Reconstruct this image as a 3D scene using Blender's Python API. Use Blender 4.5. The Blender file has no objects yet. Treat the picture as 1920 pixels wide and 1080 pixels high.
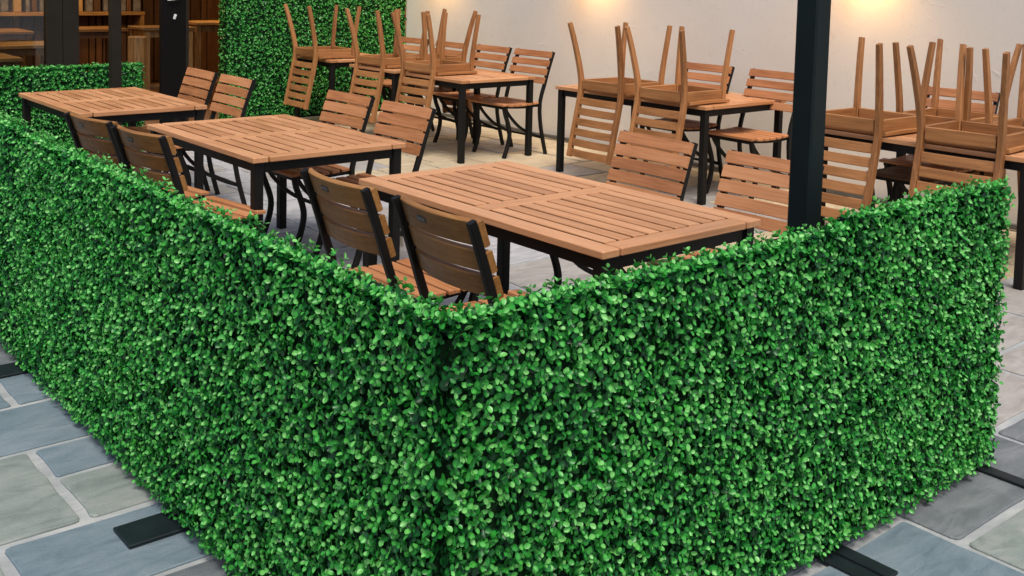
import bpy, bmesh, math, random
import numpy as np
from mathutils import Vector, Matrix, Euler

random.seed(7)
RNG = np.random.default_rng(11)
S = bpy.context.scene
C = S.collection
R = math.radians

# ------------------------------------------------------------------ camera
cam_d = bpy.data.cameras.new("camera")
cam = bpy.data.objects.new("camera", cam_d)
C.objects.link(cam)
YAW, PIT, ROL = 0.6798, -0.0777, 0.0224
sy, cy_, cp, sp = math.sin(YAW), math.cos(YAW), math.cos(PIT), math.sin(PIT)
fw = Vector((sy * cp, cy_ * cp, sp))
r0 = Vector((cy_, -sy, 0.0))
u0 = r0.cross(fw)
cr, sr = math.cos(ROL), math.sin(ROL)
rv = r0 * cr + u0 * sr
uv = u0 * cr - r0 * sr
M = Matrix((rv, uv, -fw)).transposed().to_4x4()
M.translation = Vector((-1.2648, -1.6485, 1.6888))
cam.matrix_world = M
cam_d.sensor_width = 36.0
cam_d.lens = 2004.9 / 1920 * 36
cam_d.shift_x = (960 - 890.74) / 1920
cam_d.shift_y = (104.44 - 540) / 1920
cam_d.clip_start = 0.05
cam_d.clip_end = 300
S.camera = cam
CAMP = M.translation.copy()

# ------------------------------------------------------------------ light
SUN_EL, SUN_AZ = 62.0, 211.0        # azimuth the light comes from (clockwise from +y)
world = bpy.data.worlds.new("World")
S.world = world
world.use_nodes = True
wn = world.node_tree
bg = wn.nodes["Background"]
sky = wn.nodes.new("ShaderNodeTexSky")
sky.sky_type = 'NISHITA'
sky.sun_disc = False
sky.sun_elevation = R(SUN_EL)
sky.sun_rotation = R(SUN_AZ)
sky.air_density = 1.0
sky.dust_density = 4.0
sky.ozone_density = 1.0
wn.links.new(sky.outputs[0], bg.inputs[0])
bg.inputs[1].default_value = 0.10
sun_d = bpy.data.lights.new("sun", 'SUN')
sun_d.energy = 1.5
sun_d.angle = R(22)
sun_d.color = (1.0, 0.95, 0.88)
sun = bpy.data.objects.new("sun", sun_d)
C.objects.link(sun)
d = Vector((math.sin(R(SUN_AZ)) * math.cos(R(SUN_EL)), math.cos(R(SUN_AZ)) * math.cos(R(SUN_EL)), math.sin(R(SUN_EL))))
sun.rotation_euler = d.to_track_quat('Z', 'Y').to_euler()
sun.location = (-4, -6, 8)
S.view_settings.view_transform = 'Standard'
S.view_settings.look = 'None'
S.view_settings.exposure = 0.70
S.view_settings.gamma = 1.0
S.view_settings.use_curve_mapping = False
S.cycles.max_bounces = 8
S.cycles.caustics_reflective = False
S.cycles.caustics_refractive = False

# ------------------------------------------------------------------ helpers
def tag(o, label=None, cat=None, group=None, kind=None):
    if label: o["label"] = label
    if cat: o["category"] = cat
    if group: o["group"] = group
    if kind: o["kind"] = kind
    return o

def link(name, mesh, parent=None, mat=None):
    o = bpy.data.objects.new(name, mesh)
    C.objects.link(o)
    if parent is not None: o.parent = parent
    if mat is not None and mesh is not None and not mesh.materials: mesh.materials.append(mat)
    return o

def empty(name, loc=(0, 0, 0), rz=0.0):
    o = bpy.data.objects.new(name, None)
    o.empty_display_size = 0.1
    C.objects.link(o)
    o.location = loc
    o.rotation_euler = (0, 0, rz)
    return o

def bm_box(bm, c, s, rot=None, bevel=0.0):
    g = bmesh.ops.create_cube(bm, size=1.0)
    vs = g["verts"]
    for v in vs: v.co = Vector((v.co.x * s[0], v.co.y * s[1], v.co.z * s[2]))
    if bevel:
        es = list({e for v in vs for e in v.link_edges})
        r = bmesh.ops.bevel(bm, geom=es, offset=bevel, segments=1, affect='EDGES', profile=0.5)
        vs = list({v for f in r["faces"] for v in f.verts} | {v for v in vs if v.is_valid})
    m = (rot.to_4x4() if rot is not None else Matrix.Identity(4))
    for v in vs: v.co = m @ v.co + Vector(c)
    return vs

def bm_sweep(bm, pts, w, t, side=Vector((0, 1, 0)), taper=None):
    """rectangular bar along pts; w measured along `side`, t across it"""
    side = Vector(side).normalized()
    pts = [Vector(p) for p in pts]
    rings = []
    for i, p in enumerate(pts):
        a = pts[max(i - 1, 0)]; b = pts[min(i + 1, len(pts) - 1)]
        tan = (b - a).normalized()
        n = tan.cross(side).normalized()
        k = 1.0 if taper is None else taper[i]
        c = 0.2
        ring = []
        for (du, dv) in ((-1, -1 + c), (-1, 1 - c), (-1 + c, 1), (1 - c, 1), (1, 1 - c), (1, -1 + c), (1 - c, -1), (-1 + c, -1)):
            ring.append(bm.verts.new(p + side * du * w * 0.5 * k + n * dv * t * 0.5 * k))
        rings.append(ring)
    for a, b in zip(rings, rings[1:]):
        for j in range(8):
            bm.faces.new((a[j], a[(j + 1) % 8], b[(j + 1) % 8], b[j]))
    bm.faces.new(list(reversed(rings[0]))); bm.faces.new(rings[-1])

def smooth(pts, n=3):
    """Catmull-Rom through the points"""
    P = [Vector(p) for p in pts]; out = []
    for i in range(len(P) - 1):
        p0, p1, p2, p3 = P[max(i - 1, 0)], P[i], P[i + 1], P[min(i + 2, len(P) - 1)]
        for k in range(n):
            t = k / n
            out.append(0.5 * ((2 * p1) + (-p0 + p2) * t + (2 * p0 - 5 * p1 + 4 * p2 - p3) * t * t + (-p0 + 3 * p1 - 3 * p2 + p3) * t ** 3))
    out.append(P[-1]); return out

def bm_cyl(bm, c, r, h, seg=16, r2=None):
    bmesh.ops.create_cone(bm, cap_ends=True, segments=seg, radius1=r, radius2=r if r2 is None else r2, depth=h, matrix=Matrix.Translation(c))

def mesh(name, fn, mat=None, smooth_shade=False):
    bm = bmesh.new(); fn(bm)
    bmesh.ops.recalc_face_normals(bm, faces=bm.faces)
    me = bpy.data.meshes.new(name); bm.to_mesh(me); bm.free()
    if mat: me.materials.append(mat)
    if smooth_shade:
        for p in me.polygons: p.use_smooth = True
    return me

def box_mesh(name, s, mat, bevel=0.002, c=(0, 0, 0)):
    return mesh(name, lambda bm: bm_box(bm, c, s, bevel=bevel), mat)

# ------------------------------------------------------------------ materials
def new_mat(name):
    m = bpy.data.materials.new(name); m.use_nodes = True
    return m, m.node_tree, m.node_tree.nodes["Principled BSDF"]

def N(nt, t, **kw):
    n = nt.nodes.new(t)
    for k, v in kw.items(): setattr(n, k, v)
    return n

def ramp(nt, stops):
    n = nt.nodes.new("ShaderNodeValToRGB"); e = n.color_ramp.elements
    while len(e) < len(stops): e.new(0.5)
    for el, (p, c) in zip(e, stops):
        el.position = p; el.color = (*c, 1)
    return n

def wood(name, dark, mid, light, axis='y', rough=0.45, spec=0.4):
    m, nt, b = new_mat(name)
    tc = N(nt, "ShaderNodeTexCoord"); oi = N(nt, "ShaderNodeObjectInfo")
    mp = N(nt, "ShaderNodeMapping")
    sc = {'x': (3, 70, 70), 'y': (70, 3, 70), 'z': (70, 70, 3)}[axis]
    mp.inputs["Scale"].default_value = sc
    add = N(nt, "ShaderNodeVectorMath", operation='MULTIPLY_ADD')
    comb = N(nt, "ShaderNodeCombineXYZ")
    for k in range(3): nt.links.new(oi.outputs["Random"], comb.inputs[k])
    nt.links.new(comb.outputs[0], add.inputs[0]); add.inputs[1].default_value = (13, 17, 9)
    nt.links.new(tc.outputs["Object"], add.inputs[2])
    nt.links.new(add.outputs[0], mp.inputs["Vector"])
    n1 = N(nt, "ShaderNodeTexNoise"); n1.inputs["Scale"].default_value = 1.0; n1.inputs["Detail"].default_value = 5; n1.inputs["Roughness"].default_value = 0.65
    nt.links.new(mp.outputs[0], n1.inputs["Vector"])
    n2 = N(nt, "ShaderNodeTexNoise"); n2.inputs["Scale"].default_value = 2.2; n2.inputs["Detail"].default_value = 3
    nt.links.new(add.outputs[0], n2.inputs["Vector"])
    rp = ramp(nt, [(0.28, dark), (0.52, mid), (0.78, light)])
    ma = N(nt, "ShaderNodeMath", operation='MULTIPLY_ADD'); ma.inputs[1].default_value = 0.30
    mb = N(nt, "ShaderNodeMath", operation='MULTIPLY_ADD'); mb.inputs[1].default_value = 0.45; mb.inputs[2].default_value = -0.37
    nt.links.new(n2.outputs["Fac"], mb.inputs[0])
    nt.links.new(oi.outputs["Random"], ma.inputs[0]); nt.links.new(mb.outputs[0], ma.inputs[2])
    s2 = N(nt, "ShaderNodeMath", operation='ADD')
    nt.links.new(n1.outputs["Fac"], s2.inputs[0]); nt.links.new(ma.outputs[0], s2.inputs[1])
    nt.links.new(s2.outputs[0], rp.inputs[0])
    nt.links.new(rp.outputs[0], b.inputs["Base Color"])
    bp = N(nt, "ShaderNodeBump"); bp.inputs["Strength"].default_value = 0.25; bp.inputs["Distance"].default_value = 0.002
    nt.links.new(n1.outputs["Fac"], bp.inputs["Height"]); nt.links.new(bp.outputs[0], b.inputs["Normal"])
    mr = N(nt, "ShaderNodeMapRange"); mr.inputs["From Min"].default_value = .3; mr.inputs["From Max"].default_value = .7
    mr.inputs["To Min"].default_value = rough - .10; mr.inputs["To Max"].default_value = rough + .16
    nt.links.new(n2.outputs["Fac"], mr.inputs[0]); nt.links.new(mr.outputs[0], b.inputs["Roughness"])
    b.inputs["Specular IOR Level"].default_value = spec
    return m

TEAK = ((0.31, 0.120, 0.045), (0.45, 0.190, 0.076), (0.55, 0.260, 0.118))
OAK = ((0.21, 0.086, 0.028), (0.325, 0.140, 0.046), (0.42, 0.190, 0.070))
W_Y = wood("slat_wood", *TEAK, axis='y')
W_X = wood("board_wood", *TEAK, axis='x')
B_Y = wood("shaded_slat_wood", (0.20, 0.085, 0.022), (0.29, 0.132, 0.036), (0.36, 0.175, 0.055), axis='y')  # darker slat wood: shade on the chair backs put into the colour
TOP = ((0.38, 0.165, 0.066), (0.51, 0.242, 0.106), (0.61, 0.312, 0.150))
T_Y = wood("table_wood_long", *TOP, axis='y', rough=0.42, spec=0.5)
T_X = wood("table_wood_cross", *TOP, axis='x', rough=0.42, spec=0.5)
O_Y = wood("oak_wood_across", *OAK, axis='y', rough=0.5)
O_X = wood("oak_wood_along", *OAK, axis='x', rough=0.5)
O_Z = wood("oak_wood_upright", *OAK, axis='z', rough=0.5)
DK = ((0.05, 0.022, 0.009), (0.10, 0.045, 0.018), (0.16, 0.075, 0.03))
D_X = wood("dark_wood_along", *DK, axis='x', rough=0.55)
D_Z = wood("dark_wood_upright", *DK, axis='z', rough=0.55)
RUS = ((0.10, 0.052, 0.018), (0.26, 0.135, 0.045), (0.46, 0.26, 0.09))
R_X = wood("rustic_wood_along", *RUS, axis='x', rough=0.55)
R_Y = wood("rustic_wood_across", *RUS, axis='y', rough=0.55)
R_Z = wood("rustic_wood_upright", *RUS, axis='z', rough=0.6)

def paint(name, col, rough=0.45, noise=0.15, spec=0.5):
    m, nt, b = new_mat(name)
    tc = N(nt, "ShaderNodeTexCoord"); n = N(nt, "ShaderNodeTexNoise")
    n.inputs["Scale"].default_value = 14; n.inputs["Detail"].default_value = 4
    nt.links.new(tc.outputs["Object"], n.inputs["Vector"])
    rp = ramp(nt, [(0.3, tuple(c * (1 - noise) for c in col)), (0.7, tuple(min(1, c * (1 + noise)) for c in col))])
    nt.links.new(n.outputs["Fac"], rp.inputs[0]); nt.links.new(rp.outputs[0], b.inputs["Base Color"])
    mr = N(nt, "ShaderNodeMapRange"); mr.inputs["To Min"].default_value = rough - 0.08; mr.inputs["To Max"].default_value = rough + 0.12
    nt.links.new(n.outputs["Fac"], mr.inputs[0]); nt.links.new(mr.outputs[0], b.inputs["Roughness"])
    b.inputs["Specular IOR Level"].default_value = spec
    return m

BLACK = paint("black_steel", (0.007, 0.0065, 0.006), 0.5, spec=0.22)
POST = paint("dark_post_paint", (0.004, 0.009, 0.010), 0.55, spec=0.18)
BRPOST = paint("dark_brown_paint", (0.014, 0.011, 0.007), 0.6, spec=0.2)
PLATE = paint("foot_plate_paint", (0.006, 0.012, 0.014), 0.5, spec=0.4)
GAP_SHADE = paint("gap_shade_brown", (0.055, 0.022, 0.007), 0.8, spec=0.1)  # painted shade for the gaps between table slats
BADGE = paint("dark_badge", (0.03, 0.03, 0.032), 0.35)
BADGE_TXT = paint("badge_mark", (0.22, 0.2, 0.18), 0.5)
CHROME = paint("worn_chrome", (0.6, 0.6, 0.58), 0.25)
PAPER = paint("cream_paper", (0.62, 0.56, 0.46), 0.8, 0.06)
CABLE = paint("grey_conduit", (0.10, 0.095, 0.085), 0.6)
PLASTER_IN = paint("interior_plaster", (0.42, 0.26, 0.11), 0.8)
FLOOR_IN = paint("interior_floor", (0.14, 0.07, 0.035), 0.5)
SLATE = paint("grey_books", (0.16, 0.15, 0.16), 0.7, 0.4)

def stucco():
    m, nt, b = new_mat("white_render")
    tc = N(nt, "ShaderNodeTexCoord")
    n = N(nt, "ShaderNodeTexNoise"); n.inputs["Scale"].default_value = 1.2; n.inputs["Detail"].default_value = 6
    n2 = N(nt, "ShaderNodeTexNoise"); n2.inputs["Scale"].default_value = 60; n2.inputs["Detail"].default_value = 6
    v = N(nt, "ShaderNodeTexNoise"); v.inputs["Scale"].default_value = 5; v.inputs["Detail"].default_value = 8; v.inputs["Roughness"].default_value = .7; v.inputs["Distortion"].default_value = 1.5
    for q in (n, n2, v): nt.links.new(tc.outputs["Object"], q.inputs["Vector"])
    rp = ramp(nt, [(0.3, (0.75, 0.685, 0.585)), (0.7, (0.81, 0.75, 0.655))])
    nt.links.new(n.outputs["Fac"], rp.inputs[0])
    st = N(nt, "ShaderNodeTexNoise"); st.inputs["Scale"].default_value = 9; st.inputs["Detail"].default_value = 10; st.inputs["Roughness"].default_value = .75; st.inputs["Distortion"].default_value = 2
    nt.links.new(tc.outputs["Object"], st.inputs["Vector"])
    sr_ = ramp(nt, [(0.36, (.93, .92, .91)), (0.44, (1, 1, 1))]); nt.links.new(st.outputs["Fac"], sr_.inputs[0])
    mul = N(nt, "ShaderNodeMixRGB", blend_type='MULTIPLY'); mul.inputs[0].default_value = 1
    nt.links.new(rp.outputs[0], mul.inputs[1]); nt.links.new(sr_.outputs[0], mul.inputs[2]); nt.links.new(mul.outputs[0], b.inputs["Base Color"])
    pk = ramp(nt, [(0.60, (0, 0, 0)), (0.72, (1, 1, 1))]); nt.links.new(v.outputs["Fac"], pk.inputs[0])
    ad = N(nt, "ShaderNodeMath", operation='MULTIPLY_ADD'); ad.inputs[1].default_value = 0.25
    nt.links.new(n2.outputs["Fac"], ad.inputs[0]); nt.links.new(pk.outputs[0], ad.inputs[2])
    bp = N(nt, "ShaderNodeBump"); bp.inputs["Strength"].default_value = 0.4; bp.inputs["Distance"].default_value = 0.006
    nt.links.new(ad.outputs[0], bp.inputs["Height"]); nt.links.new(bp.outputs[0], b.inputs["Normal"])
    b.inputs["Roughness"].default_value = 0.85
    return m
STUCCO = stucco()

def stone(name, a, bcol, c):
    m, nt, b = new_mat(name)
    tc = N(nt, "ShaderNodeTexCoord"); oi = N(nt, "ShaderNodeObjectInfo"); geo = N(nt, "ShaderNodeNewGeometry")
    comb = N(nt, "ShaderNodeCombineXYZ")
    for k in range(2): nt.links.new(oi.outputs["Random"], comb.inputs[k])
    add = N(nt, "ShaderNodeVectorMath", operation='MULTIPLY_ADD'); add.inputs[1].default_value = (31, 23, 0)
    nt.links.new(comb.outputs[0], add.inputs[0]); nt.links.new(geo.outputs["Position"], add.inputs[2])
    n = N(nt, "ShaderNodeTexNoise"); n.inputs["Scale"].default_value = 3.2; n.inputs["Detail"].default_value = 9; n.inputs["Roughness"].default_value = 0.62; n.inputs["Distortion"].default_value = 0.8
    mp = N(nt, "ShaderNodeMapping"); mp.inputs["Scale"].default_value = (5, 16, 5); mp.inputs["Rotation"].default_value = (0, 0, 0.35)
    n3 = N(nt, "ShaderNodeTexNoise"); n3.inputs["Scale"].default_value = 1; n3.inputs["Detail"].default_value = 7; n3.inputs["Distortion"].default_value = 1.2
    n2 = N(nt, "ShaderNodeTexNoise"); n2.inputs["Scale"].default_value = 130; n2.inputs["Detail"].default_value = 3
    nt.links.new(add.outputs[0], mp.inputs[0]); nt.links.new(mp.outputs[0], n3.inputs["Vector"])
    for q in (n, n2): nt.links.new(add.outputs[0], q.inputs["Vector"])
    s = N(nt, "ShaderNodeMath", operation='MULTIPLY_ADD'); s.inputs[1].default_value = 0.75
    nt.links.new(n3.outputs["Fac"], s.inputs[0])
    s1 = N(nt, "ShaderNodeMath", operation='MULTIPLY_ADD'); s1.inputs[1].default_value = 0.85; s1.inputs[2].default_value = -0.37
    nt.links.new(n.outputs["Fac"], s1.inputs[0])
    s2 = N(nt, "ShaderNodeMath", operation='MULTIPLY_ADD'); s2.inputs[1].default_value = 0.22
    nt.links.new(n2.outputs["Fac"], s2.inputs[0]); nt.links.new(s1.outputs[0], s2.inputs[2])
    nt.links.new(s2.outputs[0], s.inputs[2])
    rp = ramp(nt, [(0.30, a), (0.52, bcol), (0.74, c)])
    nt.links.new(s.outputs[0], rp.inputs[0]); nt.links.new(rp.outputs[0], b.inputs["Base Color"])
    bp = N(nt, "ShaderNodeBump"); bp.inputs["Strength"].default_value = 0.7; bp.inputs["Distance"].default_value = 0.008
    nt.links.new(s.outputs[0], bp.inputs["Height"]); nt.links.new(bp.outputs[0], b.inputs["Normal"])
    b.inputs["Roughness"].default_value = 0.62
    return m
ST_BLUE = stone("bluestone", (0.100, 0.145, 0.170), (0.140, 0.192, 0.222), (0.185, 0.235, 0.265))
ST_TAN = stone("tan_flagstone", (0.15, 0.18, 0.165), (0.215, 0.25, 0.232), (0.29, 0.31, 0.285))
ST_GREY = stone("grey_flagstone", (0.27, 0.27, 0.28), (0.36, 0.36, 0.365), (0.44, 0.435, 0.43))
ST_PATH = stone("path_flagstone", (0.085, 0.100, 0.107), (0.125, 0.142, 0.150), (0.18, 0.198, 0.205))
ST_WARM = stone("warm_flagstone", (0.24, 0.225, 0.205), (0.32, 0.30, 0.275), (0.39, 0.37, 0.34))
ST_LAMPLIT = stone("lamplit_flagstone", (0.38, 0.30, 0.19), (0.47, 0.385, 0.25), (0.55, 0.455, 0.32))  # warm glow of the wall lamps put into the stone colour
MORTAR = stone("pale_mortar", (0.27, 0.29, 0.29), (0.34, 0.36, 0.36), (0.42, 0.43, 0.42))

def leaf_mat(name, hue=0):
    m, nt, b = new_mat(name)
    at = N(nt, "ShaderNodeAttribute"); at.attribute_name = "tint"
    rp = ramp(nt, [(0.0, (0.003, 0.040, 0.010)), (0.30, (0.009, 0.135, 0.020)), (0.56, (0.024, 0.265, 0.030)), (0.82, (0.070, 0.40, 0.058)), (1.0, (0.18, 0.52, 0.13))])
    nt.links.new(at.outputs["Fac"], rp.inputs[0]); nt.links.new(rp.outputs[0], b.inputs["Base Color"])
    b.inputs["Roughness"].default_value = 0.33
    b.inputs["Specular IOR Level"].default_value = 0.42
    tr = N(nt, "ShaderNodeBsdfTranslucent"); nt.links.new(rp.outputs[0], tr.inputs[0])
    mx = N(nt, "ShaderNodeMixShader"); mx.inputs[0].default_value = 0.15
    out = nt.nodes["Material Output"]
    nt.links.new(b.outputs[0], mx.inputs[1]); nt.links.new(tr.outputs[0], mx.inputs[2]); nt.links.new(mx.outputs[0], out.inputs[0])
    return m
LEAF = leaf_mat("boxwood_leaf")
BACKING = paint("hedge_backing", (0.006, 0.022, 0.008), 0.9, 0.4, 0.1)

def glass():
    m, nt, b = new_mat("window_glass")
    t = N(nt, "ShaderNodeBsdfTransparent"); t.inputs[0].default_value = (0.93, 0.94, 0.92, 1)
    g = N(nt, "ShaderNodeBsdfGlossy"); g.inputs["Roughness"].default_value = 0.02
    f = N(nt, "ShaderNodeFresnel"); f.inputs[0].default_value = 1.45
    mx = N(nt, "ShaderNodeMixShader")
    nt.links.new(f.outputs[0], mx.inputs[0]); nt.links.new(t.outputs[0], mx.inputs[1]); nt.links.new(g.outputs[0], mx.inputs[2])
    nt.links.new(mx.outputs[0], nt.nodes["Material Output"].inputs[0])
    return m
GLASS = glass()

def emit(name, col, st):
    m, nt, b = new_mat(name)
    b.inputs["Emission Color"].default_value = (*col, 1); b.inputs["Emission Strength"].default_value = st
    b.inputs["Base Color"].default_value = (*col, 1)
    return m
BULB = emit("warm_bulb", (1.0, 0.62, 0.25), 12)

# ------------------------------------------------------------------ ground: mortar bed with individual stones
WALLX, FACY = 6.25, 9.0
def ground():
    m = mesh("ground", lambda bm: [bm.faces.new([bm.verts.new(p) for p in ((-60, -60, -0.03), (60, -60, -0.03), (60, 60, -0.03), (-60, 60, -0.03))])], MORTAR)
    g = link("ground", m); tag(g, kind="structure")
    bed = link("patio_paving", box_mesh("patio_bed", (9.45, 10.6, 0.02), MORTAR, 0.0, (1.525, 3.7, -0.018)))
    tag(bed, kind="structure")
    return bed
paving = ground()

def stone_obj(x0, x1, y0, y1, mat, gap=0.026, rnd=0.018, irr=0.006):
    w, h = x1 - x0 - gap, y1 - y0 - gap
    cx, cy = (x0 + x1) / 2, (y0 + y1) / 2
    def f(bm):
        pts = []
        rr = min(rnd, w * .25, h * .25)
        for (sx, sy_) in ((-1, -1), (1, -1), (1, 1), (-1, 1)):
            r_ = rr * random.uniform(.4, 1.3)
            cxx, cyy = sx * (w / 2 - r_), sy_ * (h / 2 - r_)
            a0 = math.atan2(sy_, sx) - math.pi / 4
            for k in range(3):
                a = a0 + k * math.pi / 4
                pts.append(Vector((cxx + r_ * math.cos(a), cyy + r_ * math.sin(a), 0)))
            nx = {(-1, -1): (0, -1), (1, -1): (1, 0), (1, 1): (0, 1), (-1, 1): (-1, 0)}[(sx, sy_)]
            tg = (-nx[1], nx[0])
            hl = (w if nx[0] == 0 else h) / 2 - rr
            for q in (-.6, -.2, .2, .6):
                j = random.uniform(-irr, irr * .35)
                nn_ = (w if nx[0] else h) / 2 + j
                pts.append(Vector((nx[0] * nn_ + tg[0] * q * hl, nx[1] * nn_ + tg[1] * q * hl, 0)))
        tz = random.uniform(-0.002, 0.002)
        top = [bm.verts.new(p * (1 - 0.004 / max(.2, p.length)) + Vector((0, 0, tz))) for p in pts]
        mid = [bm.verts.new(p + Vector((0, 0, -0.003))) for p in pts]
        bot = [bm.verts.new(p + Vector((0, 0, -0.02))) for p in pts]
        bm.faces.new(top); n = len(pts)
        for a, b2 in ((top, mid), (mid, bot)):
            for i in range(n): bm.faces.new((b2[i], b2[(i + 1) % n], a[(i + 1) % n], a[i]))
    o = link("stone", mesh("stone", f, mat), paving)
    o.location = (cx, cy, 0.0)
    return o

hand = [
    (-.95, -.45, 1.10, 1.51, ST_TAN), (-.45, .40, 1.10, 1.51, ST_BLUE),
    (-.95, -.185, 1.51, 2.10, ST_TAN), (-.185, .40, 1.51, 1.84, ST_TAN), (-.185, .40, 1.84, 2.10, ST_BLUE),
    (-.95, .40, 2.10, 2.52, ST_BLUE),
    (-.95, -.11, 2.52, 2.95, ST_BLUE), (-.11, .40, 2.52, 2.95, ST_BLUE),
    (.90, 1.86, -.45, .02, ST_BLUE), (.90, 1.86, .02, .50, ST_PATH), (1.86, 2.75, -.17, .50, ST_PATH),
    (1.86, 2.75, -1.0, -.17, ST_TAN), (.90, 1.86, -1.0, -.45, ST_TAN),
    (2.75, 3.44, -.40, .16, ST_PATH), (2.75, 3.44, .16, .55, ST_WARM), (3.44, 4.3, .0, .55, ST_WARM), (2.75, 3.44, .55, 1.05, ST_WARM), (3.44, 4.3, .55, 1.05, ST_WARM),
]
for a in hand: stone_obj(*a, gap=0.030)
def pick(x, y):
    if x > 3.3: return random.choice((ST_LAMPLIT, ST_LAMPLIT, ST_WARM))
    if x > .3 and y > .3: return random.choice((ST_GREY, ST_GREY, ST_WARM))
    return random.choice((ST_BLUE, ST_TAN, ST_BLUE, ST_PATH))
def split(x0, x1, y0, y1):
    w, h = x1 - x0, y1 - y0
    lim = random.uniform(.62, .95)
    if max(w, h) <= lim or (max(w, h) < 0.75):
        stone_obj(x0, x1, y0, y1, pick((x0 + x1) / 2, (y0 + y1) / 2)); return
    f = random.uniform(.36, .64)
    if w >= h: split(x0, x0 + w * f, y0, y1); split(x0 + w * f, x1, y0, y1)
    else: split(x0, x1, y0, y0 + h * f); split(x0, x1, y0 + h * f, y1)
for rct in ((-3, 6.25, -1.55, -1.0), (-3, .9, -1.0, .5), (2.75, 6.25, -1.0, -.40), (3.44, 6.25, -.40, .0), (4.3, 6.25, .0, 1.05),
            (-3, 2.75, .5, 1.10), (-3, -.95, 1.10, 2.95), (.40, 6.25, 1.10, 2.95), (-3, 6.25, 2.95, 9.0)):
    split(*rct)

# ------------------------------------------------------------------ building: rendered wall, leaf wall, glazed front, interior
w = link("rendered_wall", box_mesh("rendered_wall", (0.3, 12.6, 3.4), STUCCO, 0.0, (WALLX + .15, 2.7, 1.7)))
tag(w, "white rendered wall behind the tables, lit by small wall lamps", "wall", kind="thing")

def leaf_geo(L, W_, cup=0.22):
    """7 verts, 6 faces: cupped ovate leaf along +Y, upper side +Z"""
    return np.array([(0, 0, 0), (-.33 * W_, .20 * L, cup * W_ * .7), (-.50 * W_, .52 * L, cup * W_), (-.34 * W_, .84 * L, cup * W_ * .7), (0, L, .06 * W_),
                     (.34 * W_, .84 * L, cup * W_ * .7), (.50 * W_, .52 * L, cup * W_), (.33 * W_, .20 * L, cup * W_ * .7), (0, .52 * L, -.04 * W_)], float)
LF = [(8, i, (i - 1) % 8) for i in range(8)]
TOFF = np.array([-.16, -.05, -.03, -.03, .0, -.03, -.03, -.05, .15])  # lighter centre paints a highlight onto each leaf

def nrm(a): return a / np.maximum(np.linalg.norm(a, axis=-1, keepdims=True), 1e-9)

def sprigs(regions, L=0.0235, up=0.15, levels=3):
    """regions: (origin, U, V, normal, sprigs per m2, tint shift). Returns pos, X, Y, Z, size, tint"""
    out = []
    for (O, U_, V_, Nn, dens, tsh) in regions:
        O, U_, V_, Nn = (np.array(q, float) for q in (O, U_, V_, Nn))
        lu, lv = np.linalg.norm(U_), np.linalg.norm(V_)
        st = 1 / math.sqrt(dens)
        nu, nv = max(1, int(round(lu / st))), max(1, int(round(lv / st)))
        gi, gj = np.meshgrid(np.arange(nu), np.arange(nv), indexing='ij')
        a = (gi.ravel() + RNG.random(nu * nv)) / nu; b = (gj.ravel() + RNG.random(nu * nv)) / nv
        P = O + a[:, None] * U_ + b[:, None] * V_
        n = len(P)
        ax = nrm(Nn + RNG.normal(0, .30, (n, 3)) + np.array([0, 0, up]))
        tip = P + Nn * RNG.uniform(0.004, 0.026, n)[:, None]
        perp = nrm(np.cross(ax, RNG.normal(0, 1, (n, 3))))
        bas = RNG.normal(0, .13, n)
        patch = 0.10 * np.sin(P[:, 0] * 9 + P[:, 1] * 7 + 1.3) * np.sin(P[:, 2] * 11 + .6)
        for k in range(levels):
            th = R((56, 74, 88)[k])
            s = L * (0.74, 0.98, 1.0)[k]
            for side in (0, 1):
                ang = k * math.pi / 2 + side * math.pi + RNG.normal(0, .25, n)
                p2 = np.cross(ax, perp)
                pd = perp * np.cos(ang)[:, None] + p2 * np.sin(ang)[:, None]
                t = th + RNG.normal(0, .22, n)
                Y = nrm(ax * np.cos(t)[:, None] + pd * np.sin(t)[:, None] + RNG.normal(0, .08, (n, 3)))
                Z = nrm(ax - Y * np.sum(ax * Y, 1, keepdims=True) + RNG.normal(0, .1, (n, 3)))
                X = nrm(np.cross(Y, Z)); Z = np.cross(X, Y)
                pos = tip - ax * (0.011 * k)
                sz = s * RNG.uniform(.72, 1.18, n)
                ti = np.clip(.50 + bas + patch + (.26, -.14, -.36)[k] + RNG.normal(0, .15, n) + tsh, 0, 1)  # deeper levels tinted darker: shade inside the mat painted in
                out.append((pos, X, Y, Z, sz, ti))
    return [np.concatenate([o[i] for o in out]) for i in range(6)]

LEAF_VARIANTS = {}
def leaf_variant(k):
    if k not in LEAF_VARIANTS:
        g = leaf_geo(1.0, 0.76, 0.20 + .05 * (k % 3))
        me = bpy.data.meshes.new("leaf"); me.from_pydata([tuple(v) for v in g], [], LF)
        me.attributes.new("tint", 'FLOAT', 'POINT')
        me.attributes["tint"].data.foreach_set("value", np.clip(np.full(9, (k + .5) / 10) + TOFF, 0, 1))
        me.materials.append(LEAF)
        for p in me.polygons: p.use_smooth = True
        LEAF_VARIANTS[k] = me
    return LEAF_VARIANTS[k]

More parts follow.
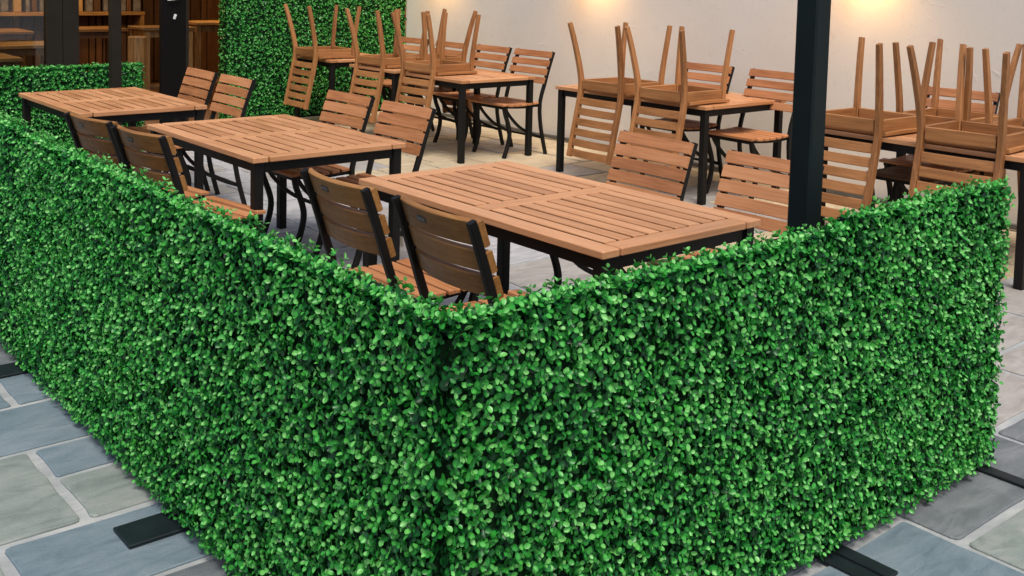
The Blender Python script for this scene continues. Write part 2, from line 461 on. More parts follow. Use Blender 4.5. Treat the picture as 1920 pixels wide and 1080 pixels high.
def foliage(parent, regions, L=0.0235, singles=0, cheap=False, levels=3, up=0.15):
    pos, X, Y, Z, sz, ti = sprigs(regions, L, up, levels)
    n = len(pos)
    keep = np.ones(n, bool)
    if singles:
        wp = pos + np.array(parent.location)
        dv = np.array(CAMP) - wp
        dist = np.linalg.norm(dv, axis=1)
        area = sz ** 2 / dist ** 2 * np.abs(np.sum(Z * dv, 1)) / dist
        # leaves standing proud of the mat read singly: favour those nearest the outer surface
        nn = np.array(regions[0][3], float); o0 = np.array(regions[0][0], float)
        proud = (pos - o0) @ nn
        score = area * (proud > np.quantile(proud, .6))
        idx = np.argsort(-score)[:singles]
        keep[idx] = False
        for i in idx:
            o = link("leaf", leaf_variant(int(min(9, max(0, ti[i] * 10)))), parent)
            o.matrix_local = Matrix(((X[i, 0] * sz[i], Y[i, 0] * sz[i], Z[i, 0] * sz[i], pos[i, 0]), (X[i, 1] * sz[i], Y[i, 1] * sz[i], Z[i, 1] * sz[i], pos[i, 1]), (X[i, 2] * sz[i], Y[i, 2] * sz[i], Z[i, 2] * sz[i], pos[i, 2]), (0, 0, 0, 1)))
    pos, X, Y, Z, sz, ti = (q[keep] for q in (pos, X, Y, Z, sz, ti)); n = len(pos)
    if cheap:
        g = np.array([(0, 0, 0), (-.40, .5, .12), (0, 1, 0), (.40, .5, .12)], float); fl = [(0, 3, 2, 1)]
        off = np.array([-.1, 0, .05, 0])
    else:
        g = leaf_geo(1.0, 0.76); fl = LF
        off = TOFF
    m_ = len(g)
    V = (pos[:, None, :] + sz[:, None, None] * (g[None, :, 0:1] * X[:, None] + g[None, :, 1:2] * Y[:, None] + g[None, :, 2:3] * Z[:, None])).reshape(-1, 3)
    F_ = (np.array(fl)[None] + (np.arange(n) * m_)[:, None, None]).reshape(-1, len(fl[0]))
    me = bpy.data.meshes.new("foliage")
    me.vertices.add(len(V)); me.vertices.foreach_set("co", V.ravel())
    k = F_.shape[1]
    me.loops.add(F_.size); me.loops.foreach_set("vertex_index", F_.ravel().astype(np.int32))
    me.polygons.add(len(F_)); me.polygons.foreach_set("loop_start", np.arange(0, F_.size, k, dtype=np.int32))
    me.polygons.foreach_set("use_smooth", np.ones(len(F_), bool))
    me.update(calc_edges=True)
    at = me.attributes.new("tint", 'FLOAT', 'POINT')
    at.data.foreach_set("value", np.clip(ti[:, None] + off[None], 0, 1).ravel().astype(np.float32))
    me.materials.append(LEAF)
    o = link("foliage", me, parent); tag(o, kind="stuff")
    return o

GW0 = 3.88
gw = empty("leaf_wall", (GW0, FACY, 0))
tag(gw, "tall artificial boxwood wall covering beside the white rendered wall", "green wall")
gwl = WALLX - GW0 - .02
link("backing_board", box_mesh("leaf_wall_backing", (gwl, 0.16, 3.3), BACKING, 0.0, (gwl / 2, .08, 1.65)), gw)
foliage(gw, [((0, 0, .02), (gwl, 0, 0), (0, 0, 3.26), (0, -1, 0), 900, .10), ((0, 0, .02), (0, .14, 0), (0, 0, 3.26), (-1, 0, 0), 700, .1)], L=0.027, cheap=True)

# glazed front: bronze mullions, panes, an open black door leaf
fr = empty("glazed_front", (0, FACY, 0))
tag(fr, "dark framed glazed restaurant front beside the leaf covered wall", "shopfront")
def member(name, x0, x1, z0=0.0, z1=2.9, y0=-.03, y1=.07, mat=BRPOST, parent=fr):
    return link(name, box_mesh(name, (x1 - x0, y1 - y0, z1 - z0), mat, .003, ((x0 + x1) / 2, (y0 + y1) / 2, (z0 + z1) / 2)), parent)
member("mullion", 1.995, 2.145); member("mullion", 2.15, 2.305, y0=-.026)
member("mullion", -.20, -.05); member("mullion", -2.3, -2.15)
member("mullion", 3.385, 3.445, y0=-.028)
for a, b in ((-2.15, -.20), (-.05, 1.995), (2.305, 3.385)):
    if a < 2.3: member("bottom_rail", a, b, 0.0, .14, -.02, .05)
    link("glass_pane", box_mesh("glass_pane", (b - a, .012, 2.6), GLASS, 0, ((a + b) / 2, .02, 1.45)), fr) if a < 2 else None
member("head_rail", -2.3, GW0, 2.9, 3.1, -.04, .08)
dl = empty("entrance_door", (3.14, FACY - .01, 0)); tag(dl, "black entrance door standing open with a small pale lock", "door", kind="thing")
# open leaf is seen nearly edge-on beside the frame
dm = link("door_leaf", box_mesh("door_leaf", (.27, .055, 2.86), paint("door_black", (.003, .003, .003), .6, spec=.12), .004, (.135, 0, 1.44)), dl)
link("lock", mesh("lock", lambda bm: bm_box(bm, (.145, -.034, 1.16), (.028, .014, .055), Matrix.Rotation(.35, 3, 'Y'), .004), CHROME), dm)
link("handle", mesh("handle", lambda bm: bm_sweep(bm, [(.06, -.05, 1.335), (.20, -.05, 1.35)], .016, .016, (0, 0, 1)), CHROME), dm)
rail = link("door_glass", box_mesh("door_glass", (.02, .018, .4), GLASS, .001, (.26, -.04, 1.9)), dl)

# interior room
IY0, IY1, IX0, IX1 = FACY + .08, 13.2, -3.2, 6.4
it = link("interior_floor", box_mesh("interior_floor", (IX1 - IX0, IY1 - IY0, .04), FLOOR_IN, 0, ((IX0 + IX1) / 2, (IY0 + IY1) / 2, -.006))); tag(it, kind="structure")
it = link("interior_ceiling", box_mesh("interior_ceiling", (IX1 - IX0, IY1 - IY0, .1), PLASTER_IN, 0, ((IX0 + IX1) / 2, (IY0 + IY1) / 2, 3.16))); tag(it, kind="structure")
it = link("interior_wall", box_mesh("interior_wall", (IX1 - IX0, .2, 3.2), D_Z, 0, ((IX0 + IX1) / 2, IY1 + .16, 1.6))); tag(it, kind="structure")
x = IX0
pm = {}
while x < IX1 - .1:                     # upright rough planks on the back wall
    wd = random.choice((.09, .13, .17, .22)); zh = random.choice((2.9, 3.05)); k = (wd, zh)
    if k not in pm: pm[k] = mesh("plank", lambda bm: bm_box(bm, (0, 0, zh / 2 + .02), (wd - .016, .05, zh), bevel=.006), random.choice((R_Z, D_Z, D_Z, D_Z)))
    o = link("plank", pm[k], it); o.location = (x + wd / 2, IY1 + .03 - random.uniform(0, .03), 0); x += wd
it2 = link("side_wall", box_mesh("side_wall", (.2, IY1 - IY0, 3.2), PLASTER_IN, 0, (IX0 - .1, (IY0 + IY1) / 2, 1.6))); tag(it2, kind="structure")
it3 = link("end_wall", box_mesh("end_wall", (.2, IY1 - IY0, 3.2), PLASTER_IN, 0, (IX1 + .1, (IY0 + IY1) / 2, 1.6))); tag(it3, kind="structure")
it4 = link("roof_slab", box_mesh("roof_slab", (IX1 - IX0 + .4, IY1 - FACY + .4, .2), BRPOST, 0, ((IX0 + IX1) / 2, (FACY + IY1) / 2 + .15, 3.42))); tag(it4, kind="structure")

def simple_table(name, label, loc, sx, sy_, h, top, leg, group, cat="table", rz=0, shelf=False):
    t = empty(name, loc, rz); tag(t, label, cat, group)
    n = max(2, int(round(sy_ / .16))); bw = sy_ / n
    bm_ = box_mesh("board", (sx, bw - .005, .035), top, .004)
    for i in range(n):
        o = link("board", bm_, t); o.location = (0, -sy_ / 2 + bw * (i + .5), h - .0175)
    def ap(bm):
        for s in (-1, 1):
            bm_box(bm, (0, s * (sy_ / 2 - .05), h - .075), (sx - .12, .022, .075)); bm_box(bm, (s * (sx / 2 - .05), 0, h - .075), (.022, sy_ - .122, .075))
    link("apron", mesh("apron", ap, leg), t)
    lm = box_mesh("leg", (.06, .06, h - .036), leg, .004, (0, 0, (h - .036) / 2))
    for a in (-1, 1):
        for b in (-1, 1):
            o = link("leg", lm, t); o.location = (a * (sx / 2 - .05), b * (sy_ / 2 - .05), 0)
    if shelf:
        o = link("shelf", box_mesh("shelf", (sx - .17, sy_ - .17, .03), top, .003), t); o.location = (0, 0, .28)
    return t
GI = "wooden furniture inside the restaurant"
simple_table("dining_table", "pale topped table just behind the glass at the left edge", (1.35, 9.75, 0), 1.1, .7, .74, R_X, D_Z, GI)
simple_table("dining_table", "small pale table inside, against the double bronze mullion", (2.25, 10.6, 0), .7, .7, .80, R_X, D_Z, GI)
simple_table("dining_table", "long dark table deep inside the restaurant", (1.9, 12.1, 0), 1.6, .7, .86, R_X, D_Z, GI)
simple_table("dining_table", "small bright table inside, beside the slim brown post", (3.25, 11.3, 0), .65, .6, .92, R_X, D_Z, GI)
simple_table("console_table", "golden wooden console with legs inside the doorway", (3.72, 10.35, 0), .62, .5, .98, R_X, R_Z, None, "console", 0, True)
simple_table("side_cabinet", "tall rustic stand beyond the open door with dark shelf", (4.62, 10.6, 0), .95, .5, 1.02, R_X, R_Z, None, "stand", 0, True)
b_ = empty("bench", (.6, 11.2, 0)); tag(b_, "long dark wooden bench inside behind the left pane", "bench", GI)
for k in range(3):
    link("seat_board", box_mesh("seat_board", (2.6, .12, .04), D_X, .004, (0, -.13 + .13 * k, .62)), b_)
for s in (-1.1, 1.1): link("leg", box_mesh("bench_leg", (.08, .34, .6), D_Z, .004, (s, 0, .3)), b_)
for k in range(2): link("back_board", box_mesh("back_board", (2.6, .03, .1), R_X, .004, (0, .2, .86 + .2 * k)), b_)
for s in (-1.1, 1.1): link("back_post", box_mesh("back_post", (.05, .04, .58), D_Z, .003, (s, .237, .86)), b_)
# sawn log stool
lg = empty("log_stool", (3.2, 9.75, 0)); tag(lg, "upright sawn log used as a stool just inside the glass", "log stool")
def logf(bm):
    rings = []
    n = 14
    prof = [random.uniform(.9, 1.1) for _ in range(n)]
    for z, r_ in ((0, .115), (.2, .105), (.5, .1), (.8, .1), (.9, .098), (.91, .09)):
        rings.append([bm.verts.new((r_ * prof[i] * math.cos(2 * math.pi * i / n), r_ * prof[i] * math.sin(2 * math.pi * i / n), z)) for i in range(n)])
    for a, b in zip(rings, rings[1:]):
        for j in range(n): bm.faces.new((a[j], a[(j + 1) % n], b[(j + 1) % n], b[j]))
    bm.faces.new(rings[-1])
link("trunk", mesh("log", logf, R_Z), lg)
# bottles / books row on the back shelf
sh = empty("wall_shelf", (3.3, IY1 - .25, 0)); tag(sh, "wooden wall shelf holding grey upright bundles inside the restaurant", "shelf")
for z in (1.02, 1.55): link("shelf_board", box_mesh("shelf_board", (2.4, .3, .05), R_X, .004, (0, 0, z)), sh)
for s in (-1.17, 0, 1.17): link("upright", box_mesh("upright", (.05, .28, 1.0), R_Z, .003, (s, 0, .5)), sh)
bmats = [SLATE, PLASTER_IN, SLATE, D_Z]
bi = 0
xx = 2.2
while xx < 4.4:
    ww = random.uniform(.05, .1); hh = random.uniform(.26, .44)
    o = link("upright_bundle", box_mesh("upright_bundle", (ww, .2, hh), bmats[bi % 4], .006)); bi += 1
    o.location = (xx + ww / 2, IY1 - .27, 1.045 + hh / 2); xx += ww + random.uniform(.01, .06)
    tag(o, "upright bundle on the wooden wall shelf inside the restaurant", "bundle", "upright bundles on the inside wall shelf")
# hanging lamps inside (lit)
for k, (lx, ly) in enumerate(((.9, 10.9), (3.0, 11.9), (4.5, 10.2))):
    pl = empty("pendant_lamp", (lx, ly, 0)); tag(pl, ("warm lit pendant over the bench", "warm lit pendant deep in the restaurant", "warm lit pendant beyond the open door")[k] + " inside", "pendant lamp", "lit pendant lamps inside")
    link("cord", mesh("cord", lambda bm: bm_cyl(bm, (0, 0, 2.75), .006, .72, 6), BLACK), pl)
    link("lamp_shade", mesh("lamp_shade", lambda bm: bmesh.ops.create_cone(bm, cap_ends=False, segments=20, radius1=.19, radius2=.05, depth=.18, matrix=Matrix.Translation((0, 0, 2.32))), BLACK), pl)
    link("bulb", mesh("bulb", lambda bm: bmesh.ops.create_uvsphere(bm, u_segments=12, v_segments=8, radius=.045, matrix=Matrix.Translation((0, 0, 2.24))), BULB), pl)
    ld = bpy.data.lights.new("pendant_light", 'POINT'); ld.energy = 38; ld.color = (1, .62, .26); ld.shadow_soft_size = .06
    lo = bpy.data.objects.new("pendant_light", ld); C.objects.link(lo); lo.parent = pl; lo.location = (0, 0, 2.1)

# wall lamps above the frame (their pools of light show on the wall)
for k, ly in enumerate((8.25, 5.75, 2.85)):
    wl = empty("wall_lamp", (WALLX, ly, (1.93, 1.93, 1.97)[k]))
    tag(wl, "small black down-facing wall lamp " + ("next to the leaf wall", "between the two groups of stacked chairs", "nearest the dark pergola post")[k], "wall lamp", "wall lamps along the rendered wall")
    link("bracket", mesh("bracket", lambda bm: (bm_box(bm, (-.011, 0, .02), (.02, .08, .12)), bm_box(bm, (-.068, 0, .05), (.096, .03, .03))), BLACK), wl)
    def hs(bm):
        bmesh.ops.create_cone(bm, cap_ends=False, segments=20, radius1=.06, radius2=.05, depth=.16, matrix=Matrix.Translation((-.17, 0, .02)))
        bmesh.ops.create_circle(bm, cap_ends=True, segments=20, radius=.0498, matrix=Matrix.Translation((-.17, 0, .0995)))
    link("lamp_shade", mesh("wall_lamp_shade", hs, BLACK), wl)
    link("bulb", mesh("wall_bulb", lambda bm: bmesh.ops.create_uvsphere(bm, u_segments=12, v_segments=8, radius=.03, matrix=Matrix.Translation((-.17, 0, .0))), BULB), wl)
    ld = bpy.data.lights.new("wall_light", 'SPOT'); ld.energy = 16; ld.color = (1, .52, .13); ld.shadow_soft_size = .05; ld.spot_size = R(150); ld.spot_blend = .9
    lo = bpy.data.objects.new("wall_light", ld); C.objects.link(lo); lo.parent = wl; lo.location = (-.17, 0, -.08)

pp = link("conduit_pipe", mesh("conduit_pipe", lambda bm: bm_sweep(bm, smooth([(WALLX - .06, 8.6, .03), (WALLX - .05, 7.4, .045), (WALLX - .09, 6.6, .03), (WALLX - .05, 5.8, .03), (WALLX - .06, 1.0, .03)], 4), .035, .035, (1, 0, 0)), CABLE))
tag(pp, "dark conduit lying along the foot of the white wall", "conduit")

# ------------------------------------------------------------------ pergola posts
def post(loc, s, mat, label):
    t = empty("pergola_post", loc); tag(t, label, "post", "pergola posts")
    link("shaft", box_mesh("shaft", (s, s, 2.9), mat, .006, (0, 0, 1.46)), t)
    link("base_plate", box_mesh("base_plate", (s + .08, s + .08, .012), mat, .002, (0, 0, .008)), t)
    return t
post((1.69, .31, 0), .078, POST, "dark green-black pergola post rising behind the right-hand hedge")
post((1.95, 7.05, 0), .082, BRPOST, "slim brown pergola post in front of the far low hedge")

# ------------------------------------------------------------------ hedge panels
def hedge(label, loc, U_, nrm_, length, height, singles, dens=2300, L=.0215, ends=(False, False), cheap=False, foot=True, foot_at=None, tsh=0.0, foot_w=.13):
    """panel: local frame, U_ runs along it, nrm_ is the outer side; core 2.5..7 cm behind the outer plane"""
    t = empty("hedge_panel", loc); tag(t, label, "hedge", "artificial boxwood hedge panels")
    U_, n_ = Vector(U_), Vector(nrm_)
    T0, T1 = .025, .075
    def put(bm, a0, a1, t0, t1, z0, z1, bev=0.0):
        p0 = U_ * a0 - n_ * t0; p1 = U_ * a1 - n_ * t1
        bm_box(bm, ((p0.x + p1.x) / 2, (p0.y + p1.y) / 2, (z0 + z1) / 2), (abs(p1.x - p0.x), abs(p1.y - p0.y), z1 - z0), bevel=bev)
    z0, z1 = .045, height - .055
    link("backing_board", mesh("hedge_backing", lambda bm: put(bm, .02, length - .01, T0 + .004, T1 - .01, z0, z1 - .03), BACKING), t)
    def fm(bm):
        for a in (0.03, length - (.02 if ends[1] else .06)): put(bm, a, a + .03, T0 + .022, T1 + .006, .012, z1 - .055)
        put(bm, 0.0, length, T0 + .026, T1 + .006, z1 - .026, z1 + .008)
        put(bm, .06, length - .06, T0 + .018, T1 + .004, z0, z0 + .025)
    link("frame", mesh("hedge_frame", fm, POST), t)
    if foot:
        for a in foot_at if foot_at else (.0, length - .13):
            link("foot_plate", mesh("foot_plate", lambda bm: put(bm, a, a + foot_w, -.15, .24, .004, .013, .002), PLATE), t)
    Uv = np.array(U_); nv = np.array(n_)
    O = -nv * T0
    hz = height - .055
    regs = [(O + np.array((0, 0, .03)), Uv * length, (0, 0, hz - .03), nv, dens, tsh)]
    regs.append((O + np.array((0, 0, hz)), Uv * length, -nv * (T1 - T0) * .9, nv * .55 + np.array((0, 0, .83)), dens * 1.3, tsh + .12))  # top rows tinted lighter, painting in sky sheen
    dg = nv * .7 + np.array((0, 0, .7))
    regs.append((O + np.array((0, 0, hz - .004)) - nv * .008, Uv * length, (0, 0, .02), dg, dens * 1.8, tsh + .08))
    regs.append((-nv * (T1 - .008) + np.array((0, 0, hz - .03)), Uv * length, (0, 0, .05), -nv * .6 + np.array((0, 0, .8)), dens * .9, tsh + .42))  # inner fringe tint raised to paint in warm lamp light
    regs.append((-nv * T1 + np.array((0, 0, .05)), Uv * length, (0, 0, hz - .12), -nv, dens * .35, tsh))
    for e, a, s in ((ends[0], 0, -1), (ends[1], length, 1)):
        if e: regs.append((O + Uv * a + np.array((0, 0, .03)), -nv * (T1 - T0) * .6, (0, 0, hz - .03), Uv * s, dens * .8, tsh))
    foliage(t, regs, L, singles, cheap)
    return t
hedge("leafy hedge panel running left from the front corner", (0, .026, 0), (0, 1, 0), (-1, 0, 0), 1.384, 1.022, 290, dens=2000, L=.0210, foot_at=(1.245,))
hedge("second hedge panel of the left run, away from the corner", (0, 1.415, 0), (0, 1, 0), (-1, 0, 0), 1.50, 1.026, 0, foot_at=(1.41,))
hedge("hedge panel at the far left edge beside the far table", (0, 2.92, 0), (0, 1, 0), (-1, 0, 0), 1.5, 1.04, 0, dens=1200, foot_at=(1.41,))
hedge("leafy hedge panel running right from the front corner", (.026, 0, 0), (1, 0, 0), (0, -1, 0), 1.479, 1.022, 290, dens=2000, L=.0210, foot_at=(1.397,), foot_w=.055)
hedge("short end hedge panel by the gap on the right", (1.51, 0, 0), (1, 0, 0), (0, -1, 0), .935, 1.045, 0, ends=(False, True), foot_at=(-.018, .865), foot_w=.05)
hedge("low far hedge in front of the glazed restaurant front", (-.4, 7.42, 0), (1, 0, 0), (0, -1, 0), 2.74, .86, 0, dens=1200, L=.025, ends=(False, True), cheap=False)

# a few dropped leaves on the patio inside the hedge
def dropped():
    rg = np.random.default_rng(5); V = []; F = []; T = []
    spots = [(rg.uniform(.3, 4.2), rg.uniform(.3, 4.5)) for _ in range(26)]
    for (x, y) in spots:
        g = leaf_geo(.021 * rg.uniform(.7, 1.1), .015, .25); a = rg.uniform(0, 6.28)
        c, s_ = math.cos(a), math.sin(a); b0 = len(V)
        V += [(x + v[0] * c - v[1] * s_, y + v[0] * s_ + v[1] * c, .0035 + v[2]) for v in g]; F += [tuple(b0 + i for i in f) for f in LF]
        T += [rg.uniform(.2, 1.0)] * 9
    me = bpy.data.meshes.new("fallen_leaves"); me.from_pydata(V, [], F)
    me.attributes.new("tint", 'FLOAT', 'POINT').data.foreach_set("value", T); me.materials.append(LEAF)
    tag(link("fallen_leaves", me), "small leaves fallen on the patio between the hedge and the tables", "fallen leaves", kind="stuff")
dropped()
# ------------------------------------------------------------------ tables
GT = "slatted wooden tables with black steel legs"
def table(label, x0, y0, a, b, bays=2, n=9, H=.74, rz=0.0):
    t = empty("slatted_table", (x0 + a / 2, y0 + b / 2, 0), rz); tag(t, label, "table", GT)
    th, bd, gap = .028, .085, .0165
    zc = H - th / 2
    side = box_mesh("edge_board", (bd, b, th), T_Y, .003)
    for s in (-1, 1):
        o = link("edge_board", side, t); o.location = (s * (a / 2 - bd / 2), 0, zc)
    iw = a - 2 * bd - 2 * gap * .6
    endm = box_mesh("end_board", (iw, bd, th), T_X, .003)
    ys = [-(b / 2 - bd / 2), b / 2 - bd / 2] + ([0] if bays == 2 else [])
    for y in ys:
        o = link("end_board" if y else "cross_board", endm, t); o.location = (0, y, zc)
    il = (b - bd * len(ys)) / bays - 2 * gap * .5
    sw = iw / n
    sl = box_mesh("slat", (sw - gap, il, th), T_Y, .002)
    for k in range(bays):
        yc = 0 if bays == 1 else (-1, 1)[k] * (bd / 2 + gap * .5 + il / 2)
        for i in range(n):
            o = link("slat", sl, t); o.location = (-iw / 2 + sw * (i + .5), yc, zc + random.uniform(-.0008, .0008))
    link("gap_shade_panel", box_mesh("gap_shade_panel", (a - bd * 1.2, b - bd * 1.2, .012), GAP_SHADE, 0, (0, 0, H - .0103)), t)  # added dark sheet, stands in for shade between the slats
    def ap(bm):
        for s in (-1, 1):
            bm_box(bm, (s * (a / 2 - .05), 0, H - th - .028), (.03, b - .06, .052)); bm_box(bm, (0, s * (b / 2 - .045), H - th - .028), (a - .132, .03, .05))
        bm_box(bm, (0, 0, H - th - .013), (a - .132, .04, .022))
    link("apron", mesh("apron", ap, BLACK), t)
    lm = box_mesh("table_leg", (.05, .05, H - th - .002), BLACK, .003, (0, 0, (H - th - .002) / 2))
    for p in (-1, 1):
        for q in (-1, 1):
            o = link("leg", lm, t); o.location = (p * (a / 2 - .042), q * (b / 2 - .042), 0)
    return t
table("largest slatted table, nearest the front hedge corner", 1.36, .875, .89, 1.55)
table("slatted table in the middle of the left row", 1.20, 3.14, .93, 1.37)
table("far slatted table in front of the low far hedge", 1.02, 5.16, .87, 1.30)
table("small table by the white wall holding one upturned chair at its near end", 4.50, 5.66, .88, .86, 1, 8)
table("small table by the white wall, second from the leaf wall", 4.50, 6.70, .88, .80, 1, 8)
table("small table closest to the leaf wall, half hidden by upturned chairs", 4.56, 7.95, .85, .80, 1, 8)
table("long table under two upturned chairs in front of the white wall", 4.98, 3.36, 1.0, 1.62)
table("table behind the right hedge under the rightmost upturned chairs", 4.745, .93, 1.05, 1.36)

# ------------------------------------------------------------------ metal framed slatted chairs
def chair_parts(nb, bh, gap, curve, ns=6, plate=False):
    """upright chair facing +x, origin on the ground under the seat centre"""
    Wd = .47
    parts = []
    top = .90
    def back_x(z):
        t = (z - .46) / (top - .46)
        return -.205 - .12 * t - .025 * t * t
    def posts(bm, s):
        pts = smooth([(-.285, s * .222, 0), (-.245, s * .222, .14), (-.21, s * .222, .30), (-.203, s * .222, .46), (back_x(.60), s * .222, .60), (back_x(.75), s * .222, .75), (back_x(top), s * .222, top - .004)], 2)
        bm_sweep(bm, pts, .024, .030)
    for s in (-1, 1): parts.append(("back_post", mesh("back_post", lambda bm: posts(bm, s), BLACK), None))
    def fl(bm, s):
        pts = smooth([(.195, s * .20, .445), (.18, s * .20, .38), (.14, s * .20, .28), (.125, s * .20, .20), (.145, s * .20, .10), (.185, s * .20, 0)], 3)
        bm_sweep(bm, pts, .026, .032)
    for s in (-1, 1): parts.append(("front_leg", mesh("front_leg", lambda bm: fl(bm, s), BLACK), None))
    def br(bm, s):
        pts = smooth([(.165, s * .175, .435), (.11, s * .175, .36), (.0, s * .175, .26), (-.13, s * .175, .19), (-.235, s * .20, .15)], 3)
        bm_sweep(bm, pts, .018, .024)
    for s in (-1, 1): parts.append(("brace", mesh("brace", lambda bm: br(bm, s), BLACK), None))
    def fr_(bm):
        for s in (-1, 1): bm_sweep(bm, smooth([(-.215, s * .200, .440), (-.05, s * .200, .430), (.12, s * .200, .438), (.215, s * .200, .446)], 2), .024, .026)
        bm_box(bm, (.185, 0, .43), (.022, .39, .022)); bm_box(bm, (-.19, 0, .430), (.022, .39, .022))
        pass
    parts.append(("seat_frame", mesh("seat_frame", fr_, BLACK), None))
    parts.append(("stretcher", mesh("stretcher", lambda bm: bm_box(bm, (-.243, 0, .15), (.016, .425, .016)), BLACK), None))
    sw = .072
    for i in range(ns):
        x_ = -.185 + (i + .5) * (.425 / ns)
        z_ = .459 - .010 * math.sin(math.pi * (i + .5) / ns) + (.004 if i == ns - 1 else 0)
        rt = Matrix.Rotation(R((5, 3, 1, -1, -3, 4)[i] if ns == 6 else 0), 3, 'Y')
        parts.append(("seat_slat", mesh("seat_slat", lambda bm: bm_box(bm, (x_, 0, z_), (.425 / ns - .014, Wd, .018), rt, .003), W_Y), None))
    z = top
    for i in range(nb):
        h_ = bh[i] if isinstance(bh, (list, tuple)) else bh
        zc = z - h_ / 2; z -= h_ + gap
        xo = back_x(zc) + .017 + .010
        def sl(bm):
            m_ = 8; slope = math.atan2(back_x(zc - .05) - back_x(zc + .05), .1)
            ud = Vector((-math.sin(slope), 0, math.cos(slope)))
            pts = []
            rings = []
            for k in range(m_ + 1):
                y = -Wd / 2 + Wd * k / m_
                bow = -curve * (1 - (2 * y / Wd) ** 2)
                c = Vector((xo + bow, y, zc)); nn = Vector((math.cos(slope), 0, math.sin(slope)))
                r = []
                for (du, dv) in ((-1, -.7), (-.94, -1), (.94, -1), (1, -.7), (1, .7), (.94, 1), (-.94, 1), (-1, .7)):
                    r.append(bm.verts.new(c + ud * du * h_ / 2 + nn * dv * (.012 if plate else .009)))
                rings.append(r)
            for a, b in zip(rings, rings[1:]):
                for j in range(8): bm.faces.new((a[j], a[(j + 1) % 8], b[(j + 1) % 8], b[j]))
            bm.faces.new(rings[0]); bm.faces.new(list(reversed(rings[-1])))
        child = None
        if plate and i == 0:
            slope = math.atan2(back_x(zc - .05) - back_x(zc + .05), .1)
            px_ = xo - curve * .96 - .0140
            rot = Matrix.Rotation(-slope, 3, 'Y')
            def pm_(bm): bm_box(bm, (px_, .045, zc), (.004, .052, .021), rot, .001)
            def tm_(bm):
                for q in range(4): bm_box(bm, (px_ - .0025, .045 - .016 + .011 * q, zc), (.0012, .006, .009), rot)
            child = (("badge", mesh("badge", pm_, BADGE)), ("badge_mark", mesh("badge_mark", tm_, BADGE_TXT)))
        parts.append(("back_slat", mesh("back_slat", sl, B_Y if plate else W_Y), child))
    return parts

PROTO = {
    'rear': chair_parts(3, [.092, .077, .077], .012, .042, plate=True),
    'four': chair_parts(4, .062, .007, .008),
    'five': chair_parts(5, .057, .006, .010),
    'gap': chair_parts(4, .056, .018, .008),
}
def build(parts, t):
    for nm, me, ch in parts:
        o = link(nm, me, t)
        if ch:
            b0 = link(ch[0][0], ch[0][1], o)
            link(ch[1][0], ch[1][1], o)
GC = "metal framed chairs with wooden slats"
def chair(kind, label, bx, yc, face=1, rz=0.0, s=1.0):
    """bx: x of the top of the backrest; face +1 looks along +x"""
    t = empty("slatted_chair", (bx + face * .35 * s, yc, 0), (0 if face > 0 else math.pi) + rz + random.uniform(-.035, .035))
    t.scale = (s, s, s); tag(t, label, "chair", GC)
    build(PROTO[kind], t); return t
chair('rear', "curved slat chair seen from behind, closest to the hedge corner", .85, 1.17)
chair('rear', "curved slat chair seen from behind, second from the hedge corner at the near table", .84, 1.79)
chair('rear', "curved slat chair seen from behind at the middle table, end towards the near table", .66, 3.34, 1, .12)
chair('rear', "curved slat chair seen from behind at the middle table, end towards the far table", .62, 3.91, 1, .15)
chair('five', "five slat chair on the wall side of the near table, left of the dark post", 2.76, 1.86, -1)
chair('five', "five slat chair partly hidden behind the dark pergola post", 2.75, 1.16, -1)
chair('four', "four slat chair facing us at the middle table, left one of two", 2.42, 4.14, -1)
chair('four', "four slat chair facing us at the middle table, right one of two", 2.42, 3.50, -1)
chair('four', "four slat chair at the far table, left one against the leaf wall", 2.26, 6.02, -1)
chair('four', "four slat chair at the far table, right one in front of the leaf wall", 2.26, 5.42, -1)
chair('gap', "open slat chair at the white wall standing fully visible beside the small near table", 5.60, 5.91, -1, 0, 1.07)
chair('gap', "open slat chair at the white wall, second from the fully visible one", 5.60, 6.53, -1, 0, 1.07)
chair('gap', "open slat chair at the white wall, seen between upturned chair legs", 5.55, 7.15, -1, 0, 1.07)
chair('gap', "open slat chair at the white wall, closest to the leaf wall", 5.55, 7.82, -1, 0, 1.07)
chair('gap', "open slat chair on the wall side of the long table, next to the post", 5.93, 3.42, -1, 0, 1.07)
chair('gap', "open slat chair on the wall side of the long table, behind upturned legs", 5.93, 4.10, -1, 0, 1.07)
chair('gap', "open slat chair against the wall behind the rightmost upturned chairs", 5.95, 1.92, -1, 0, 1.07)

chair('four', "slat backed chair inside the restaurant, seen through the glass by the slim brown post", 2.55, 10.3, 1, -.5, 1.05)
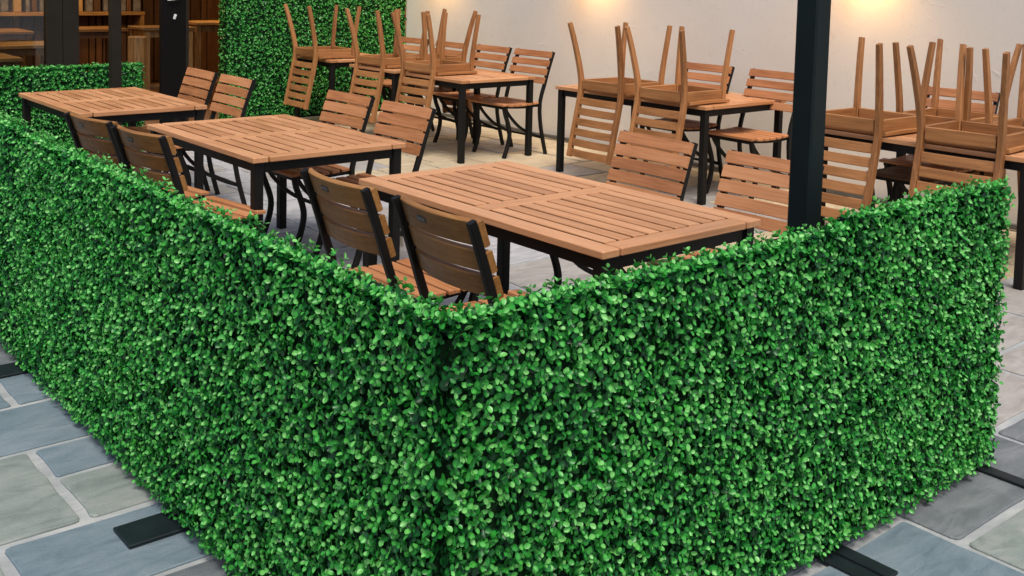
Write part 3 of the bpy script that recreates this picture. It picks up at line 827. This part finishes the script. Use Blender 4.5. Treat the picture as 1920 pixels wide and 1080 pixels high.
# ------------------------------------------------------------------ all-wood chairs, upturned on the tables
def oak_parts():
    parts = []
    top, SH = .975, .49
    def bx(z):
        return -.205 - .105 * ((z - SH) / (top - SH))
    for s in (-1, 1):
        def p(bm):
            pts = smooth([(-.305, s * .248, -.035), (-.262, s * .232, .12), (-.214, s * .213, .34), (-.205, s * .21, .47), (bx(.62), s * .21, .62), (bx(.8), s * .21, .8), (bx(top), s * .21, top)], 3)
            n = len(pts); bm_sweep(bm, pts, .032, .043, taper=[.80 + .2 * min(1, 3 * i / n) - .12 * max(0, i / n - .6) for i in range(n)])
        parts.append(("back_post", mesh("oak_post", p, O_Z), None))
        def f(bm):
            pts = smooth([(.275, s * .228, -.03), (.252, s * .22, .13), (.228, s * .208, .34), (.223, s * .206, .455)], 3)
            bm_sweep(bm, pts, .034, .039, taper=[.82 + .18 * i / (len(pts) - 1) for i in range(len(pts))])
        parts.append(("front_leg", mesh("oak_leg", f, O_Z), None))
        def a(bm): bm_box(bm, (.009, s * .206, .428), (.380, .024, .068), bevel=.003)
        parts.append(("seat_rail", mesh("oak_rail", lambda bm: bm_sweep(bm, smooth([(-.178, s * .222, .473), (.05, s * .222, .470), (.262, s * .222, .474)], 3), .034, .022), O_X), None))
        parts.append(("side_apron", mesh("oak_side", a, O_X), None))
    for x_ in (-.205, .223): parts.append(("cross_apron", mesh("oak_cross", lambda bm: bm_box(bm, (x_, 0, .428), (.024, .37, .068), bevel=.003), O_Y), None))
    for i in range(6):
        x_ = -.140 + i * .081
        z_ = .477 - .006 * math.sin(math.pi * i / 5) + (.0 if i < 5 else -.002)
        parts.append(("seat_slat", mesh("oak_seat", lambda bm: bm_box(bm, (x_, 0, z_), (.068, .405, .018), bevel=.004), O_Y), None))
    for i in range(6):
        zc = .555 + i * .077
        def b(bm):
            rot = Matrix.Rotation(math.atan2(-.105, top - SH), 3, 'Y')
            for_ = [(bx(zc) - .012 * (1 - (k / 3) ** 2), k * .0637, zc) for k in range(-3, 4)]
            bm_sweep(bm, for_, .056, .018, side=rot @ Vector((0, 0, 1)))
        parts.append(("back_slat", mesh("oak_slat", b, O_Y), None))
    return parts
OAKP = oak_parts()
GF = "all-wood chairs upturned on the tables"
def flipped(label, xr, yc, face=1, rz=0.0, s=1.07, H=.742):
    """xr: x of the rear of the seat frame, resting at the table edge"""
    t = empty("wooden_chair", (xr + face * .205 * s, yc, H + .489 * s))
    t.rotation_euler = (math.pi, 0, (0 if face > 0 else math.pi) + rz + random.uniform(-.04, .04))
    t.scale = (s, s, s); tag(t, label, "chair", GF)
    build(OAKP, t); return t
flipped("upturned wooden chair closest to the leaf wall, back hanging at the left", 4.46, 8.30)
flipped("upturned wooden chair second from the leaf wall, back hanging down", 4.50, 7.12)
flipped("upturned wooden chair third from the leaf wall, on the small near table", 4.50, 6.32)
flipped("upturned wooden chair at the left end of the long table by the wall", 4.84, 4.30)
flipped("upturned wooden chair on the long table, second from its left end", 4.84, 3.68)
flipped("upturned wooden chair just right of the dark post", 4.72, 2.05, 1, 0, 1.10)
flipped("upturned wooden chair hanging over the right hedge's end", 4.72, 1.33, 1, 0, 1.10)
flipped("upturned wooden chair on the far side of the right table, mostly hidden", 5.72, 1.78, -1)
flipped("upturned wooden chair cut by the right edge of the photo", 5.72, 1.20, -1)
flipped("upturned wooden chair on the far side of the second small table", 5.36, 6.95, -1)

# dark stool beneath the right table and a folded card on the ground
st = empty("dark_stool", (5.10, 1.80, 0)); tag(st, "dark slatted stool with black legs under the right table's left end", "stool")
for i in range(6):
    o = link("seat_slat", box_mesh("stool_slat", (.058, .42, .02), D_X, .003), st); o.location = (-.165 + .066 * i, 0, .475)
link("seat_frame", mesh("stool_frame", lambda bm: [bm_box(bm, (0, s * .19, .452), (.40, .024, .024)) for s in (-1, 1)] + [bm_box(bm, (q * .16, 0, .4525), (.024, .36, .022)) for q in (-1, 1)], BLACK), st)
for p in (-1, 1):
    for q in (-1, 1):
        o = link("leg", mesh("stool_leg", lambda bm: bm_sweep(bm, smooth([(p * .17, q * .19, .44), (p * .13, q * .19, .25), (p * .19, q * .19, 0)], 4), .026, .03), BLACK), st)
def card(bm):
    bm_box(bm, (-.028, 0, .085), (.004, .12, .175), Matrix.Rotation(.32, 3, 'Y')); bm_box(bm, (.030, 0, .085), (.004, .12, .175), Matrix.Rotation(-.32, 3, 'Y'))
cd = link("folded_card", mesh("folded_card", card, PAPER)); cd.location = (2.40, 3.66, .003); cd.rotation_euler = (0, 0, .5)
tag(cd, "small folded cream card standing on the paving between the tables", "card")
